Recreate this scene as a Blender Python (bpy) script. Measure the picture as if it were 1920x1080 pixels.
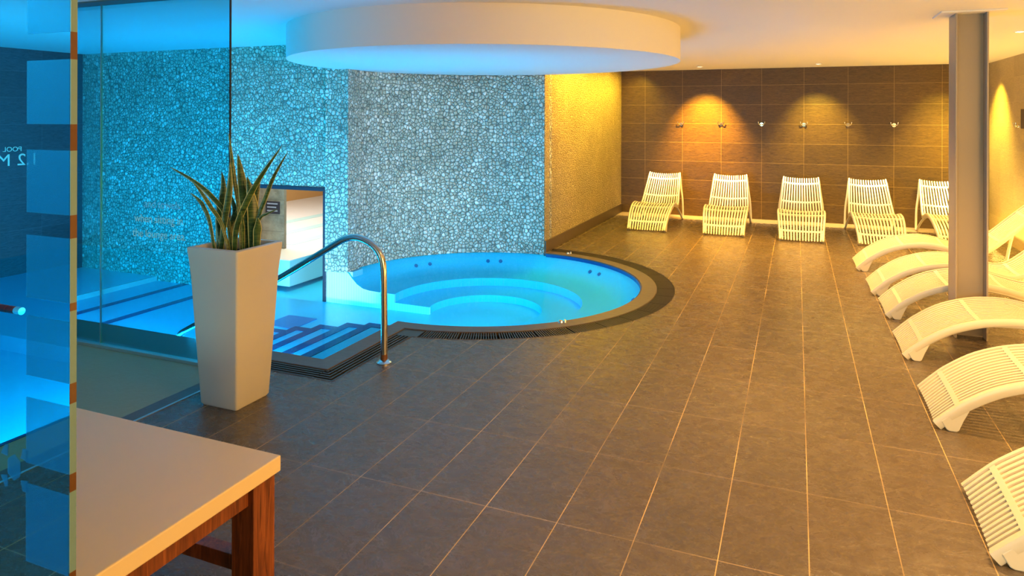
import bpy, bmesh, math, random
from mathutils import Vector, Matrix
random.seed(7)
for o in list(bpy.data.objects): bpy.data.objects.remove(o, do_unlink=True)
SC = bpy.context.scene
COL = SC.collection
PI = math.pi

# ------------------------------------------------------------------ camera
H_EYE, YAW, ROLL, FPX, CY = 1.5688, 0.3886, -0.0027, 1305.2, 219.66
cam = bpy.data.cameras.new('camera'); camo = bpy.data.objects.new('camera', cam); COL.objects.link(camo)
cam.sensor_width = 36.0; cam.lens = FPX/1920*36.0; cam.shift_y = -(540-CY)/1920; cam.clip_start = .02
_r = Vector((math.cos(YAW), math.sin(YAW), 0)); _u = Vector((0, 0, 1)); _f = Vector((-math.sin(YAW), math.cos(YAW), 0))
_R = _r*math.cos(ROLL) - _u*math.sin(ROLL); _U = _r*math.sin(ROLL) + _u*math.cos(ROLL)
camo.matrix_world = Matrix(((_R.x, _U.x, -_f.x, 0), (_R.y, _U.y, -_f.y, 0), (_R.z, _U.z, -_f.z, H_EYE), (0, 0, 0, 1)))
SC.camera = camo

# ------------------------------------------------------------------ world, exposure
w = bpy.data.worlds.new('world'); SC.world = w; w.use_nodes = True
w.node_tree.nodes['Background'].inputs[0].default_value = (.9, .8, .7, 1)
w.node_tree.nodes['Background'].inputs[1].default_value = .15
SC.view_settings.view_transform = 'Standard'; SC.view_settings.look = 'None'
SC.view_settings.gamma = 1; SC.view_settings.exposure = 0.85; SC.view_settings.use_curve_mapping = False

HC = 2.332                     # ceiling height
TC = (-2.77, 6.09)             # centre of the round tub
WZ = -0.02                     # water level
Y2 = 5.95                      # pebble wall plane behind the pool
XL, XR, YB, YF = -8.17, 2.45, 11.39, -6.0
BLUE = (.01, .56, 1.0); CREAM = (1.0, .70, .30); WARM = (1.0, .49, .08); AMBER = (1.0, .48, .03); SOFT = (1.0, .53, .15); LIME = (1.0, .68, .06)

def area(name, loc, target, sx, sy, col, power, spread=180):
    l = bpy.data.lights.new(name, 'AREA'); l.shape = 'RECTANGLE'; l.size = sx; l.size_y = sy
    l.color = col; l.energy = power; l.spread = math.radians(spread)
    o = bpy.data.objects.new(name, l); COL.objects.link(o); o.location = loc
    d = Vector(target) - Vector(loc); o.rotation_euler = d.to_track_quat('-Z', 'Y').to_euler(); return o
def spot(name, loc, target, col, power, ang=70, blend=.6, rad=.03):
    l = bpy.data.lights.new(name, 'SPOT'); l.color = col; l.energy = power; l.spot_size = math.radians(ang); l.spot_blend = blend
    l.shadow_soft_size = rad
    o = bpy.data.objects.new(name, l); COL.objects.link(o); o.location = loc
    d = Vector(target) - Vector(loc); o.rotation_euler = d.to_track_quat('-Z', 'Y').to_euler(); return o

# led strips under the near coping of the pool and the tub, shining into the water and up to the ceiling
area('pool_light', (-4.3, 3.735, -.10), (-4.3, 4.6, .22), 2.6, .10, BLUE, 34)
area('pool_light', (-6.7, 3.735, -.10), (-6.7, 4.6, .22), 2.6, .10, BLUE, 46)
area('pool_light', (-4.0, 3.745, -.30), (-4.25, 5.95, -.12), 1.4, .06, (1.0, .92, .95), 30, 64)  # added white fill aimed at the submerged end wall
for a in (-88, -60, -30):
    t = math.radians(a); p = (TC[0] + 1.44*math.cos(t), TC[1] + 1.44*math.sin(t), -.08)
    area('tub_led', p, (TC[0], TC[1], .30), .6, .08, BLUE, 15)
area('lane_led', (-3.54, -2.0, -.12), (-5.5, -2.0, .4), 4.0, .12, BLUE, 120, 120)
# daylight in the next pool hall seen through the low opening
area('hall_daylight', (-6.9, 7.9, 2.25), (-6.7, 8.3, 0), 2.6, 1.6, (1, .98, .95), 85)
spot('stone_wall_fill', (-5.2, 6.42, 2.2), (-5.5, 6.6, .3), (1, .9, .66), 110, 80, .8)  # added spot that brightens the front of the stone wall
# added soft fill: warm from the right, cool from behind the camera
area('side_fill', (2.35, 1.6, 1.25), (-1.0, 2.2, .6), 3.0, 1.9, (1.0, .55, .17), 100)
area('rear_fill', (-1.5, -5.8, 1.4), (-1.2, 2, 1.4), 3.0, 1.8, (.38, .84, .80), 100)
# floor washer along the side wall, and an added ceiling strip behind the back row
area('wash_light', (2.30, 6.6, .05), (1.2, 6.6, 2.3), 8.5, .08, (1.0, .56, .11), 75)
area('wash_light', (-.1, 11.16, HC-.02), (-.1, 11.14, 0), 4.8, .05, CREAM, 22, 28)  # added strip that brightens the floor along the back wall
# downlights over the loungers and along the walls (only the visible ones have fittings, built further down)
WALLSPOTS = [(-1.34, 10.66, AMBER, 620), (.28, 10.66, LIME, 170), (1.90, 10.66, LIME, 80)]
for x, y, c, p in WALLSPOTS:
    spot('ceiling_beam', (x, y, HC-.03), (x, YB, 1.15), c, p, 66, 1.0)
SPOTS = [(-1.34, 10.66, CREAM, 48), (.28, 10.66, CREAM, 42), (1.90, 10.66, CREAM, 48), (1.80, 7.30, SOFT, 130), (2.15, 10.7, LIME, 230)]
area('nook_fill', (-2.30, 9.75, HC-.03), (-2.72, 9.75, .9), 2.9, .04, (1.0, .66, .05), 34, 150)  # added strips that even out the yellow on the nook wall
area('nook_fill', (-2.30, 8.1, HC-.03), (-2.72, 8.1, .9), .9, .04, AMBER, 12, 150)
for x, y, c, p in SPOTS:
    spot('ceiling_beam', (x, y, HC-.03), (x, y+.28 if y > 10.5 else y, 0), c, p, 95, .9)
FLOORSPOTS = [(-1.1, 9.45, AMBER, 240), (-.45, 9.2, AMBER, 170), (.5, 9.2, WARM, 110)]  # added spots, no fittings; imitate the amber wall reflected in the floor
for x, y, c, p in FLOORSPOTS:
    spot('ceiling_beam', (x, y, HC-.03), (x, y-.35, 0), c, p, 64, 1.0)
CEIL = [(.5, 8.6, (1.0, .55, .12), 300), (1.3, 8.3, WARM, 200), (-.2, 6.6, WARM, 170), (1.55, 5.9, SOFT, 70), (1.15, 4.1, SOFT, 210), (-.3, 3.4, SOFT, 80), (1.0, 2.2, SOFT, 90), (-1.5, .6, (.60, .88, .66), 45), (1.2, .0, SOFT, 70)]  # added fill spots at the ceiling
for x, y, c, p in CEIL:
    spot('ceiling_beam', (x, y, HC-.03), (x, y, 0), c, p, 125, .9)

# ------------------------------------------------------------------ materials
class NT:
    def __init__(s, name):
        s.m = bpy.data.materials.new(name); s.m.use_nodes = True; s.t = s.m.node_tree
        s.b = s.t.nodes['Principled BSDF']; s.out = s.t.nodes['Material Output']
    def n(s, kind, **kw):
        d = s.t.nodes.new(kind)
        for k, v in kw.items(): setattr(d, k, v)
        return d
    def l(s, a, b): s.t.links.new(a, b)
    def math(s, op, a, b=None, c=None):
        d = s.n('ShaderNodeMath', operation=op)
        for i, v in enumerate((a, b, c)):
            if v is None: continue
            if isinstance(v, (int, float)): d.inputs[i].default_value = v
            else: s.l(v, d.inputs[i])
        return d.outputs[0]
    def mix(s, f, a, b, mode='MIX'):
        d = s.n('ShaderNodeMix', data_type='RGBA', blend_type=mode)
        for i, v in ((0, f), (6, a), (7, b)):
            if isinstance(v, (int, float)): d.inputs[i].default_value = v
            elif isinstance(v, tuple): d.inputs[i].default_value = (*v[:3], 1)
            else: s.l(v, d.inputs[i])
        return d.outputs[2]
    def obj(s): return s.n('ShaderNodeTexCoord').outputs['Object']
    def xyz(s, v):
        d = s.n('ShaderNodeSeparateXYZ'); s.l(v, d.inputs[0]); return d.outputs
    def noise(s, v, scale, detail=4, rough=.55, dist=0):
        d = s.n('ShaderNodeTexNoise'); d.inputs['Scale'].default_value = scale; d.inputs['Detail'].default_value = detail
        d.inputs['Roughness'].default_value = rough; d.inputs['Distortion'].default_value = dist
        s.l(v, d.inputs['Vector']); return d.outputs[0]
    def scale(s, v, x, y, z):
        d = s.n('ShaderNodeMapping'); d.inputs['Scale'].default_value = (x, y, z); s.l(v, d.inputs[0]); return d.outputs[0]
    def ramp(s, f, stops):
        d = s.n('ShaderNodeValToRGB'); e = d.color_ramp.elements
        while len(e) < len(stops): e.new(.5)
        for q, (p, c) in zip(e, stops):
            q.position = p; q.color = (*c, 1) if isinstance(c, tuple) else (c, c, c, 1)
        s.l(f, d.inputs[0]); return d.outputs[0]
    def bump(s, h, strength=.3, dist=.01, prev=None):
        d = s.n('ShaderNodeBump'); d.inputs['Strength'].default_value = strength; d.inputs['Distance'].default_value = dist
        s.l(h, d.inputs['Height'])
        if prev: s.l(prev, d.inputs['Normal'])
        return d.outputs[0]
    def base(s, c):
        if isinstance(c, tuple): s.b.inputs['Base Color'].default_value = (*c, 1)
        else: s.l(c, s.b.inputs['Base Color'])
    def set(s, rough=None, metal=None, spec=None):
        for k, v in (('Roughness', rough), ('Metallic', metal), ('Specular IOR Level', spec)):
            if v is None: continue
            if isinstance(v, (int, float)): s.b.inputs[k].default_value = v
            else: s.l(v, s.b.inputs[k])
    def normal(s, n): s.l(n, s.b.inputs['Normal'])

def plain(name, col, rough=.5, metal=0, spec=.5, bump=0, bscale=40, vary=0):
    q = NT(name); v = q.obj()
    nz = q.noise(v, bscale, 5)
    if vary:
        q.base(q.mix(q.math('MULTIPLY', nz, vary), col, tuple(c*.45 for c in col)))
    else: q.base(col)
    q.set(rough, metal, spec)
    if bump: q.normal(q.bump(nz, bump, .004))
    return q.m

def grid(q, a, b, a0, b0, pa, pb, wdt):
    # returns grout mask (1 on the joint) and a random value per tile
    ua = q.math('DIVIDE', q.math('SUBTRACT', a, a0), pa); ub = q.math('DIVIDE', q.math('SUBTRACT', b, b0), pb)
    fa = q.math('SUBTRACT', ua, q.math('FLOOR', ua)); fb = q.math('SUBTRACT', ub, q.math('FLOOR', ub))
    da = q.math('MULTIPLY', q.math('MINIMUM', fa, q.math('SUBTRACT', 1.0, fa)), pa)
    db = q.math('MULTIPLY', q.math('MINIMUM', fb, q.math('SUBTRACT', 1.0, fb)), pb)
    m = q.math('LESS_THAN', q.math('MINIMUM', da, db), wdt/2)
    c = q.n('ShaderNodeCombineXYZ'); q.l(q.math('FLOOR', ua), c.inputs[0]); q.l(q.math('FLOOR', ub), c.inputs[1])
    wn = q.n('ShaderNodeTexWhiteNoise', noise_dimensions='2D'); q.l(c.outputs[0], wn.inputs['Vector'])
    return m, wn.outputs['Value'], (da, db)

def floor_mat():
    q = NT('dark_slate_floor_tiles'); v = q.obj(); x, y, z = q.xyz(v)
    # long joints are wide, cross joints thin
    m1, rnd, (da, db) = grid(q, x, y, -1.7564, 3.1594, .3, .6, .004)
    long_ = q.math('LESS_THAN', da, .0018); cross = q.math('LESS_THAN', db, .0022)
    n1 = q.noise(v, 3.2, 8, .62, .8); n2 = q.noise(q.scale(v, 1, 1.5, 1), 9, 10, .74, 1.2); n3 = q.noise(v, 60, 3)
    c = q.ramp(n2, [(.1, (.056, .042, .030)), (.5, (.082, .060, .041)), (.85, (.118, .087, .057))])
    c = q.mix(q.math('MULTIPLY', rnd, .40), c, (.052, .046, .043))
    patch = q.ramp(n1, [(.48, 0.0), (.8, .35)])
    c = q.mix(patch, c, (.140, .112, .086))
    cracks = q.ramp(q.noise(q.scale(v, 1, 1.3, 1), 6.5, 9, .68, 2.2), [(.488, 0.0), (.5, 1.0), (.512, 0.0)])
    c = q.mix(q.math('MULTIPLY', cracks, .34), c, (.24, .20, .165))
    wear = q.ramp(q.noise(v, 1.4, 4), [(.38, .25), (.6, 1.0)])
    c = q.mix(q.math('MULTIPLY', long_, wear), c, (.60, .40, .18))
    c = q.mix(q.math('MULTIPLY', cross, q.math('MULTIPLY', wear, .75)), c, (.42, .31, .20))
    q.base(c)
    r = q.math('ADD', .17, q.math('MULTIPLY', n2, .20)); q.set(q.math('ADD', r, q.math('MULTIPLY', long_, .3)), 0, .6)
    h = q.math('ADD', q.math('MULTIPLY', n2, 1.0), q.math('MULTIPLY', n3, .12))
    h = q.math('SUBTRACT', h, q.math('MULTIPLY', q.math('MAXIMUM', long_, cross), .25))
    q.normal(q.bump(h, .38, .010)); return q.m

def wall_tile(name, ax, a0, z0, pa, pz, dark, light, grout, gw=.003, horiz=True, rough=.38):
    q = NT(name); v = q.obj(); s = q.xyz(v); a = s[0] if ax == 'x' else s[1]
    m, rnd, _ = grid(q, a, s[2], a0, z0, pa, pz, gw)
    sc = (2.5, 2.5, 14) if horiz else (4, 4, 4)
    n = q.noise(q.scale(v, *sc), 5, 8, .68, .9)
    c = q.ramp(n, [(.28, dark), (.74, light)])
    c = q.mix(q.math('MULTIPLY', rnd, .35), c, tuple(d*.55 for d in dark))
    q.base(q.mix(q.math('MULTIPLY', m, .8), c, grout)); q.set(rough, 0, .5)
    h = q.math('SUBTRACT', n, q.math('MULTIPLY', m, .4)); q.normal(q.bump(h, .45, .01)); return q.m

def pebble(name, c1, c2, c3, grout, scale=26.0, rough=.32):
    q = NT(name); v = q.obj()
    vo = q.n('ShaderNodeTexVoronoi', feature='F1'); vo.inputs['Scale'].default_value = scale; vo.inputs['Randomness'].default_value = .85
    vd = q.n('ShaderNodeTexVoronoi', feature='DISTANCE_TO_EDGE'); vd.inputs['Scale'].default_value = scale; vd.inputs['Randomness'].default_value = .85
    warp = q.n('ShaderNodeMix', data_type='VECTOR'); warp.inputs[0].default_value = .012
    nz = q.n('ShaderNodeTexNoise'); nz.inputs['Scale'].default_value = 9; q.l(v, nz.inputs['Vector'])
    q.l(v, warp.inputs[4]); q.l(nz.outputs[1], warp.inputs[5])
    q.l(warp.outputs[1], vo.inputs['Vector']); q.l(warp.outputs[1], vd.inputs['Vector'])
    e = vd.outputs['Distance']
    sep = q.n('ShaderNodeSeparateColor'); q.l(vo.outputs['Color'], sep.inputs[0])
    c = q.ramp(sep.outputs[0], [(0.0, c1), (.5, c2), (.85, c3), (1.0, tuple(min(1, x*1.3) for x in c3))])
    blot = q.ramp(q.noise(v, 1.6, 5, .6), [(.42, 0.0), (.62, .55)])
    c = q.mix(blot, c, tuple(x*.62 for x in c2))
    rim = q.ramp(vo.outputs['Distance'], [(.55, 0.0), (.80, .6)])
    mask = q.math('MAXIMUM', q.ramp(e, [(.02, .95), (.065, 0.0)]), rim)
    q.base(q.mix(mask, c, grout)); q.set(rough, 0, .6)
    dome = q.ramp(e, [(0.0, 0.0), (.08, .5), (.2, .85), (.5, 1.0)])
    q.normal(q.bump(dome, 1.0, .012)); return q.m

def pool_tile(name, col, grout, ax=('x', 'y'), p=.025, gw=.0022, mix=.5, rough=.25):
    q = NT(name); v = q.obj(); s = dict(zip('xyz', q.xyz(v)))
    m, rnd, _ = grid(q, s[ax[0]], s[ax[1]], 0, 0, p, p if ax[1] == 'y' else 5.0, gw)
    c = q.mix(q.math('MULTIPLY', rnd, .12), col, tuple(x*.8 for x in col))
    q.base(q.mix(q.math('MULTIPLY', m, mix), c, grout)); q.set(rough, 0, .4); return q.m

def water_mat(name, tint, bump=.06, refl=1.0):
    q = NT(name); v = q.obj(); t = q.t; t.nodes.remove(q.b)
    tr = q.n('ShaderNodeBsdfTransparent'); tr.inputs[0].default_value = (*tint, 1)
    gl = q.n('ShaderNodeBsdfGlossy'); gl.inputs['Roughness'].default_value = .02; gl.inputs[0].default_value = (1, 1, 1, 1)
    fr = q.n('ShaderNodeFresnel'); fr.inputs[0].default_value = 1.33
    n = q.bump(q.noise(v, 3.0, 3), bump, .02)
    q.l(n, gl.inputs['Normal']); q.l(n, fr.inputs['Normal'])
    mx = q.n('ShaderNodeMixShader'); q.l(q.math('MULTIPLY', fr.outputs[0], refl), mx.inputs[0])
    q.l(tr.outputs[0], mx.inputs[1]); q.l(gl.outputs[0], mx.inputs[2]); q.l(mx.outputs[0], q.out.inputs[0]); return q.m

def glass_mat(name, tint, refl=1.0, base=0.0, gcol=(1, 1, 1), rough=0.0):
    q = NT(name); q.t.nodes.remove(q.b)
    tr = q.n('ShaderNodeBsdfTransparent'); tr.inputs[0].default_value = (*tint, 1)
    gl = q.n('ShaderNodeBsdfGlossy'); gl.inputs['Roughness'].default_value = rough; gl.inputs[0].default_value = (*gcol, 1)
    lw = q.n('ShaderNodeLayerWeight'); lw.inputs[0].default_value = .2
    f = q.math('MINIMUM', q.math('ADD', q.math('MULTIPLY', lw.outputs['Fresnel'], refl), base), 1.0)
    mx = q.n('ShaderNodeMixShader'); q.l(f, mx.inputs[0]); q.l(tr.outputs[0], mx.inputs[1]); q.l(gl.outputs[0], mx.inputs[2])
    q.l(mx.outputs[0], q.out.inputs[0]); return q.m

def film_mat(name, col, alpha):
    q = NT(name); q.base(col); q.set(.45, 0, .3)
    tr = q.n('ShaderNodeBsdfTransparent'); mx = q.n('ShaderNodeMixShader'); mx.inputs[0].default_value = alpha
    q.l(tr.outputs[0], mx.inputs[1]); q.l(q.b.outputs[0], mx.inputs[2]); q.l(mx.outputs[0], q.out.inputs[0]); return q.m

def emit(name, col, s):
    q = NT(name); q.base((.8, .8, .8)); q.b.inputs['Emission Color'].default_value = (*col, 1); q.b.inputs['Emission Strength'].default_value = s; return q.m

def wood_mat():
    q = NT('red_brown_wood'); v = q.scale(q.obj(), 22, 22, 1.6); n = q.noise(v, 3, 8, .6, 1.2)
    q.base(q.ramp(n, [(.3, (.075, .018, .006)), (.55, (.20, .052, .014)), (.75, (.33, .10, .03))])); q.set(.35, 0, .5); q.normal(q.bump(n, .15, .004)); return q.m

def stone_wall():
    q = NT('beige_stone_blocks'); v = q.obj(); s = q.xyz(v)
    m, rnd, _ = grid(q, s[0], s[2], -5.66, 0, .34, .19, .008)
    n = q.noise(v, 7, 7, .65)
    c = q.ramp(n, [(.3, (.20, .165, .11)), (.7, (.46, .40, .29))]); c = q.mix(q.math('MULTIPLY', rnd, .4), c, (.32, .25, .15))
    q.base(q.mix(q.math('MULTIPLY', m, .55), c, (.16, .13, .09))); q.set(.7); q.normal(q.bump(n, .6, .02)); return q.m

def leaf_mat():
    q = NT('banded_green_leaf'); v = q.obj(); n = q.noise(q.scale(v, 1, 1, 7), 9, 4, .6, 1.6)
    q.base(q.ramp(n, [(.38, (.008, .040, .010)), (.5, (.030, .085, .020)), (.66, (.10, .15, .035))])); q.set(.32, 0, .5); return q.m

M = dict(
    floor=floor_mat(),
    back=wall_tile('brown_wall_tiles', 'x', -2.3039, 2.0736, .6, .3, (.047, .025, .005), (.170, .098, .022), (.45, .30, .10)),
    right=wall_tile('beige_wall_tiles', 'y', 11.39, 2.0736, .6, .3, (.42, .33, .17), (.66, .54, .30), (.62, .50, .28), .003),
    left=wall_tile('charcoal_wall_tiles', 'y', 5.95, 2.0736, .6, .3, (.035, .045, .060), (.085, .10, .125), (.10, .12, .15)),
    pebble=pebble('grey_pebble_mosaic', (.46, .45, .34), (.60, .60, .47), (.82, .81, .68), (.16, .165, .13)),
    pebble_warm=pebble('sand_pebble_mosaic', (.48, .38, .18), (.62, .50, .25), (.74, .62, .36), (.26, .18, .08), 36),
    ceiling=plain('white_ceiling_plaster', (.80, .79, .77), .8, bump=.05, bscale=60),
    coping=plain('dark_slate_coping', (.115, .092, .080), .38, bump=.35, bscale=22, vary=.7),
    grate=plain('dark_plastic_grating', (.036, .034, .032), .35),
    trough=plain('black_channel', (.012, .012, .012), .6),
    tile_floor=pool_tile('pale_blue_pool_mosaic', (.08, .72, .90), (.30, .60, .80)),
    tile_wall=pool_tile('white_pool_mosaic', (.85, .90, .92), (.42, .60, .72), ('x', 'z'), .03, .004, .8),
    tile_round=pool_tile('pale_blue_tub_mosaic', (.05, .66, .88), (.30, .60, .80), mix=.3),
    nosing=plain('navy_step_edge_tiles', (.012, .07, .24), .25),
    grille=plain('blue_grille_cover', (.03, .22, .50), .35),
    water=water_mat('clear_pool_water', (.46, .88, 1.0), .06, .16),
    pale=wall_tile('pale_stone_floor_tiles', 'x', -4.05, 0, .6, .6, (.34, .37, .22), (.44, .47, .30), (.24, .26, .16), .005, False, .45),
    glass=glass_mat('clear_screen_glass', (.42, .86, .92), .4, .015),
    mirror=glass_mat('reflective_door_glass', (.06, .09, .10), .3, .60, (.45, .90, .95)),
    channel=plain('brushed_steel_channel', (.55, .56, .55), .35, .9),
    steel=plain('polished_steel', (.62, .60, .57), .16, 1.0),
    frame=plain('dark_plum_frame', (.035, .008, .02), .5),
    planter=plain('matt_white_planter', (.62, .59, .54), .42, bump=.05, bscale=8, vary=.08),
    soil=plain('dark_soil', (.02, .014, .010), .9, bump=.8, bscale=70),
    border=plain('pale_border_tiles', (.36, .27, .15), .22, bump=.04),
    leaf=leaf_mat(), margin=plain('yellow_leaf_margin', (.52, .46, .14), .35),
    top=plain('cream_table_top', (.74, .58, .34), .32, vary=.06, bscale=5),
    wood=wood_mat(),
    lounger=plain('cream_lounger_plastic', (.66, .61, .50), .34),
    column=plain('grey_painted_steel', (.36, .30, .24), .4, bump=.06, bscale=12),
    text=plain('silver_lettering', (.80, .80, .66), .4, .0),
    stone=stone_wall(),
    deckw=plain('white_hall_deck', (.85, .84, .80), .25), aqua=plain('pale_aqua_band', (.52, .80, .78), .25),
    orange=plain('orange_hall_wall', (.75, .42, .15), .6),
    skirt=plain('brown_skirting_tile', (.12, .085, .055), .4, bump=.3, bscale=20, vary=.5),
    plate=plain('dark_sign_plate', (.05, .04, .05), .4), platetext=plain('pale_sign_text', (.45, .45, .5), .5),
    red=plain('red_lane_float', (.75, .04, .03), .4), bfloat=plain('white_lane_float', (.75, .75, .75), .4),
    chrome=plain('chrome_hook', (.80, .74, .64), .12, 1.0),
    lens=emit('lamp_lens', (1.0, .85, .55), 9.0),
    fitting=plain('white_lamp_ring', (.8, .78, .72), .4),
    jet=plain('blue_jet_nozzle', (.02, .16, .38), .3),
    film=film_mat('frosted_square_film', (.0, .22, .62), .25),
    filmtext=film_mat('frosted_lettering', (.60, .95, 1.0), .9),
    filmfaint=film_mat('faint_frosted_lettering', (.4, .75, .95), .5),
    edge_light=plain('frosted_glass_edge', (.13, .24, .27), .4), edge_dark=plain('brown_glass_edge', (.10, .035, .006), .3),
)

# ------------------------------------------------------------------ mesh helpers
class MB:
    def __init__(s): s.b = bmesh.new()
    def face(s, pts, mi=0):
        f = s.b.faces.new([s.b.verts.new(p) for p in pts]); f.material_index = mi; return f
    def box(s, x0, x1, y0, y1, z0, z1, mi=0):
        v = [s.b.verts.new(p) for p in ((x0, y0, z0), (x1, y0, z0), (x1, y1, z0), (x0, y1, z0), (x0, y0, z1), (x1, y0, z1), (x1, y1, z1), (x0, y1, z1))]
        for q in ((0, 3, 2, 1), (4, 5, 6, 7), (0, 1, 5, 4), (1, 2, 6, 5), (2, 3, 7, 6), (3, 0, 4, 7)):
            s.b.faces.new([v[i] for i in q]).material_index = mi
        return s
    def prism(s, poly, z0, z1, mi=0):
        a = [s.b.verts.new((x, y, z0)) for x, y in poly]; c = [s.b.verts.new((x, y, z1)) for x, y in poly]; n = len(poly)
        s.b.faces.new(a[::-1]).material_index = mi; s.b.faces.new(c).material_index = mi
        for i in range(n): s.b.faces.new((a[i], a[(i+1) % n], c[(i+1) % n], c[i])).material_index = mi
        return s
    def rings(s, rings, closed_u=True, cap=True, mi=0):
        R = [[s.b.verts.new(p) for p in r] for r in rings]; n = len(R[0])
        for a, c in zip(R, R[1:]):
            for i in range(n if closed_u else n-1): s.b.faces.new((a[i], a[(i+1) % n], c[(i+1) % n], c[i])).material_index = mi
        if cap and closed_u:
            s.b.faces.new(R[0][::-1]).material_index = mi; s.b.faces.new(R[-1]).material_index = mi
        return s
    def tube(s, pts, r, n=12, mi=0, cap=True):
        pts = [Vector(p) for p in pts]; rings = []; up = Vector((0, 0, 1)); prev = None
        for i, p in enumerate(pts):
            t = (pts[min(i+1, len(pts)-1)] - pts[max(i-1, 0)]).normalized()
            if prev is None:
                a = t.cross(up if abs(t.z) < .95 else Vector((1, 0, 0))).normalized()
            else:
                a = (prev - t*prev.dot(t)).normalized()
            prev = a; b = t.cross(a); rr = r[i] if isinstance(r, (list, tuple)) else r
            rings.append([p + (a*math.cos(2*PI*k/n) + b*math.sin(2*PI*k/n))*rr for k in range(n)])
        return s.rings(rings, True, cap, mi)
    def disc(s, c, axis, r, h, n=20, mi=0, r2=None):
        c = Vector(c); axis = Vector(axis).normalized(); return s.tube([c, c+axis*h], [r, r if r2 is None else r2], n, mi)
    def build(s, name, mat, parent=None, smooth=False, bevel=0, recalc=True):
        if recalc: bmesh.ops.recalc_face_normals(s.b, faces=s.b.faces)
        me = bpy.data.meshes.new(name); s.b.to_mesh(me); s.b.free()
        for m in (mat if isinstance(mat, (list, tuple)) else [mat]): me.materials.append(m)
        if smooth:
            for p in me.polygons: p.use_smooth = True
            if hasattr(me, 'set_sharp_from_angle'): me.set_sharp_from_angle(angle=math.radians(40))
        o = bpy.data.objects.new(name, me); COL.objects.link(o)
        if parent is not None: o.parent = parent
        if bevel:
            b = o.modifiers.new('bevel', 'BEVEL'); b.width = bevel; b.segments = 2; b.limit_method = 'ANGLE'
        return o
def tag(o, label=None, cat=None, group=None, kind=None):
    if label: o['label'] = label
    if cat: o['category'] = cat
    if group: o['group'] = group
    if kind: o['kind'] = kind
    return o
def empty(name, loc, rz=0):
    o = bpy.data.objects.new(name, None); COL.objects.link(o); o.location = loc; o.rotation_euler = (0, 0, rz); o.empty_display_size = .1; return o
def copy_tree(o, parent=None):
    c = o.copy(); COL.objects.link(c); c.parent = parent
    for ch in list(o.children): copy_tree(ch, c)
    return c
def struct(o, label, cat): return tag(o, label, cat, kind='structure')
def arc(c, r, a0, a1, n):
    return [(c[0]+r*math.cos(math.radians(a0+(a1-a0)*i/n)), c[1]+r*math.sin(math.radians(a0+(a1-a0)*i/n))) for i in range(n+1)]
def spline(P, per=6):
    P = [Vector(p) for p in P]; out = []
    for i in range(len(P)-1):
        p0 = P[max(i-1, 0)]; p1 = P[i]; p2 = P[i+1]; p3 = P[min(i+2, len(P)-1)]
        for k in range(per):
            t = k/per
            out.append(.5*((2*p1)+(p2-p0)*t+(2*p0-5*p1+4*p2-p3)*t*t+(3*p1-p0-3*p2+p3)*t**3))
    out.append(P[-1]); return out
def text_obj(name, body, size, mat, loc, rot, extrude=.001, parent=None, align='LEFT', sx=1.0):
    cu = bpy.data.curves.new(name, 'FONT'); cu.body = body; cu.size = size; cu.extrude = extrude; cu.align_x = align
    t = bpy.data.objects.new(name, cu); COL.objects.link(t)
    dg = bpy.context.evaluated_depsgraph_get(); dg.update()
    me = bpy.data.meshes.new_from_object(t.evaluated_get(dg)); bpy.data.objects.remove(t, do_unlink=True)
    me.materials.clear(); me.materials.append(mat)
    o = bpy.data.objects.new(name, me); COL.objects.link(o); o.location = loc; o.rotation_euler = rot; o.scale = (sx, 1, 1)
    if parent is not None: o.parent = parent
    return o

# ------------------------------------------------------------------ floor, walls, ceiling
XI, YI = -2.83, 3.70                                       # inner pool corner
poly = [(-3.14, YF), (XR, YF), (XR, YB), (-2.70, YB)]
poly += arc(TC, 1.78, 87.7, -82.4, 72) + [(-2.54, 3.41), (-3.14, 3.41)]
m = MB(); m.prism(poly, -.12, 0); struct(m.build('floor', M['floor']), 'dark slate tiled floor of the lounge with thin tan joints', 'floor')
# pale floor of the glazed bay on the left, beside the second pool
m = MB(); m.prism([(-3.25, -.1), (-3.25, 3.33), (XL, 3.33), (XL, -.1)], -.12, 0)
m.prism([(-3.25, YF), (-3.25, -.1), (-3.50, -.1), (-3.50, YF)], -.12, 0)
struct(m.build('floor_bay', M['pale']), 'pale stone floor behind the white planter and below the glass screen', 'floor')
m = MB(); m.box(-3.25, -3.155, YF, 3.41, -.12, .001); struct(m.build('trim_1', M['coping'], bevel=.003), 'dark slate strip on the floor behind the white planter', 'trim')
m = MB(); m.box(-3.155, -3.14, YF, 3.41, -.12, .003); struct(m.build('trim_2', M['channel']), 'thin steel strip set in the floor beside the dark slate strip', 'trim')
m = MB(); m.box(-2.684, XR, 10.98, YB, -.02, .003); struct(m.build('trim_6', M['border'], bevel=.002), 'pale smooth tile border on the floor along the back wall', 'trim')
# ceiling
m = MB(); m.prism([(XL-.1, YF), (XR+.1, YF), (XR+.1, YB+.1), (-2.8, YB+.1), (-2.8, Y2+.2), (XL-.1, Y2+.2)], HC, HC+.15)
struct(m.build('ceiling', M['ceiling']), 'flat white ceiling lit blue over the pool and amber over the loungers', 'ceiling')
m = MB(); m.prism(arc((-2.64, 5.80), 1.735, 0, 358, 179), 2.056, HC+.01)
struct(m.build('ceiling_bulkhead', M['ceiling'], smooth=True), 'round white dropped ceiling disc above the round tub', 'ceiling')
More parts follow.
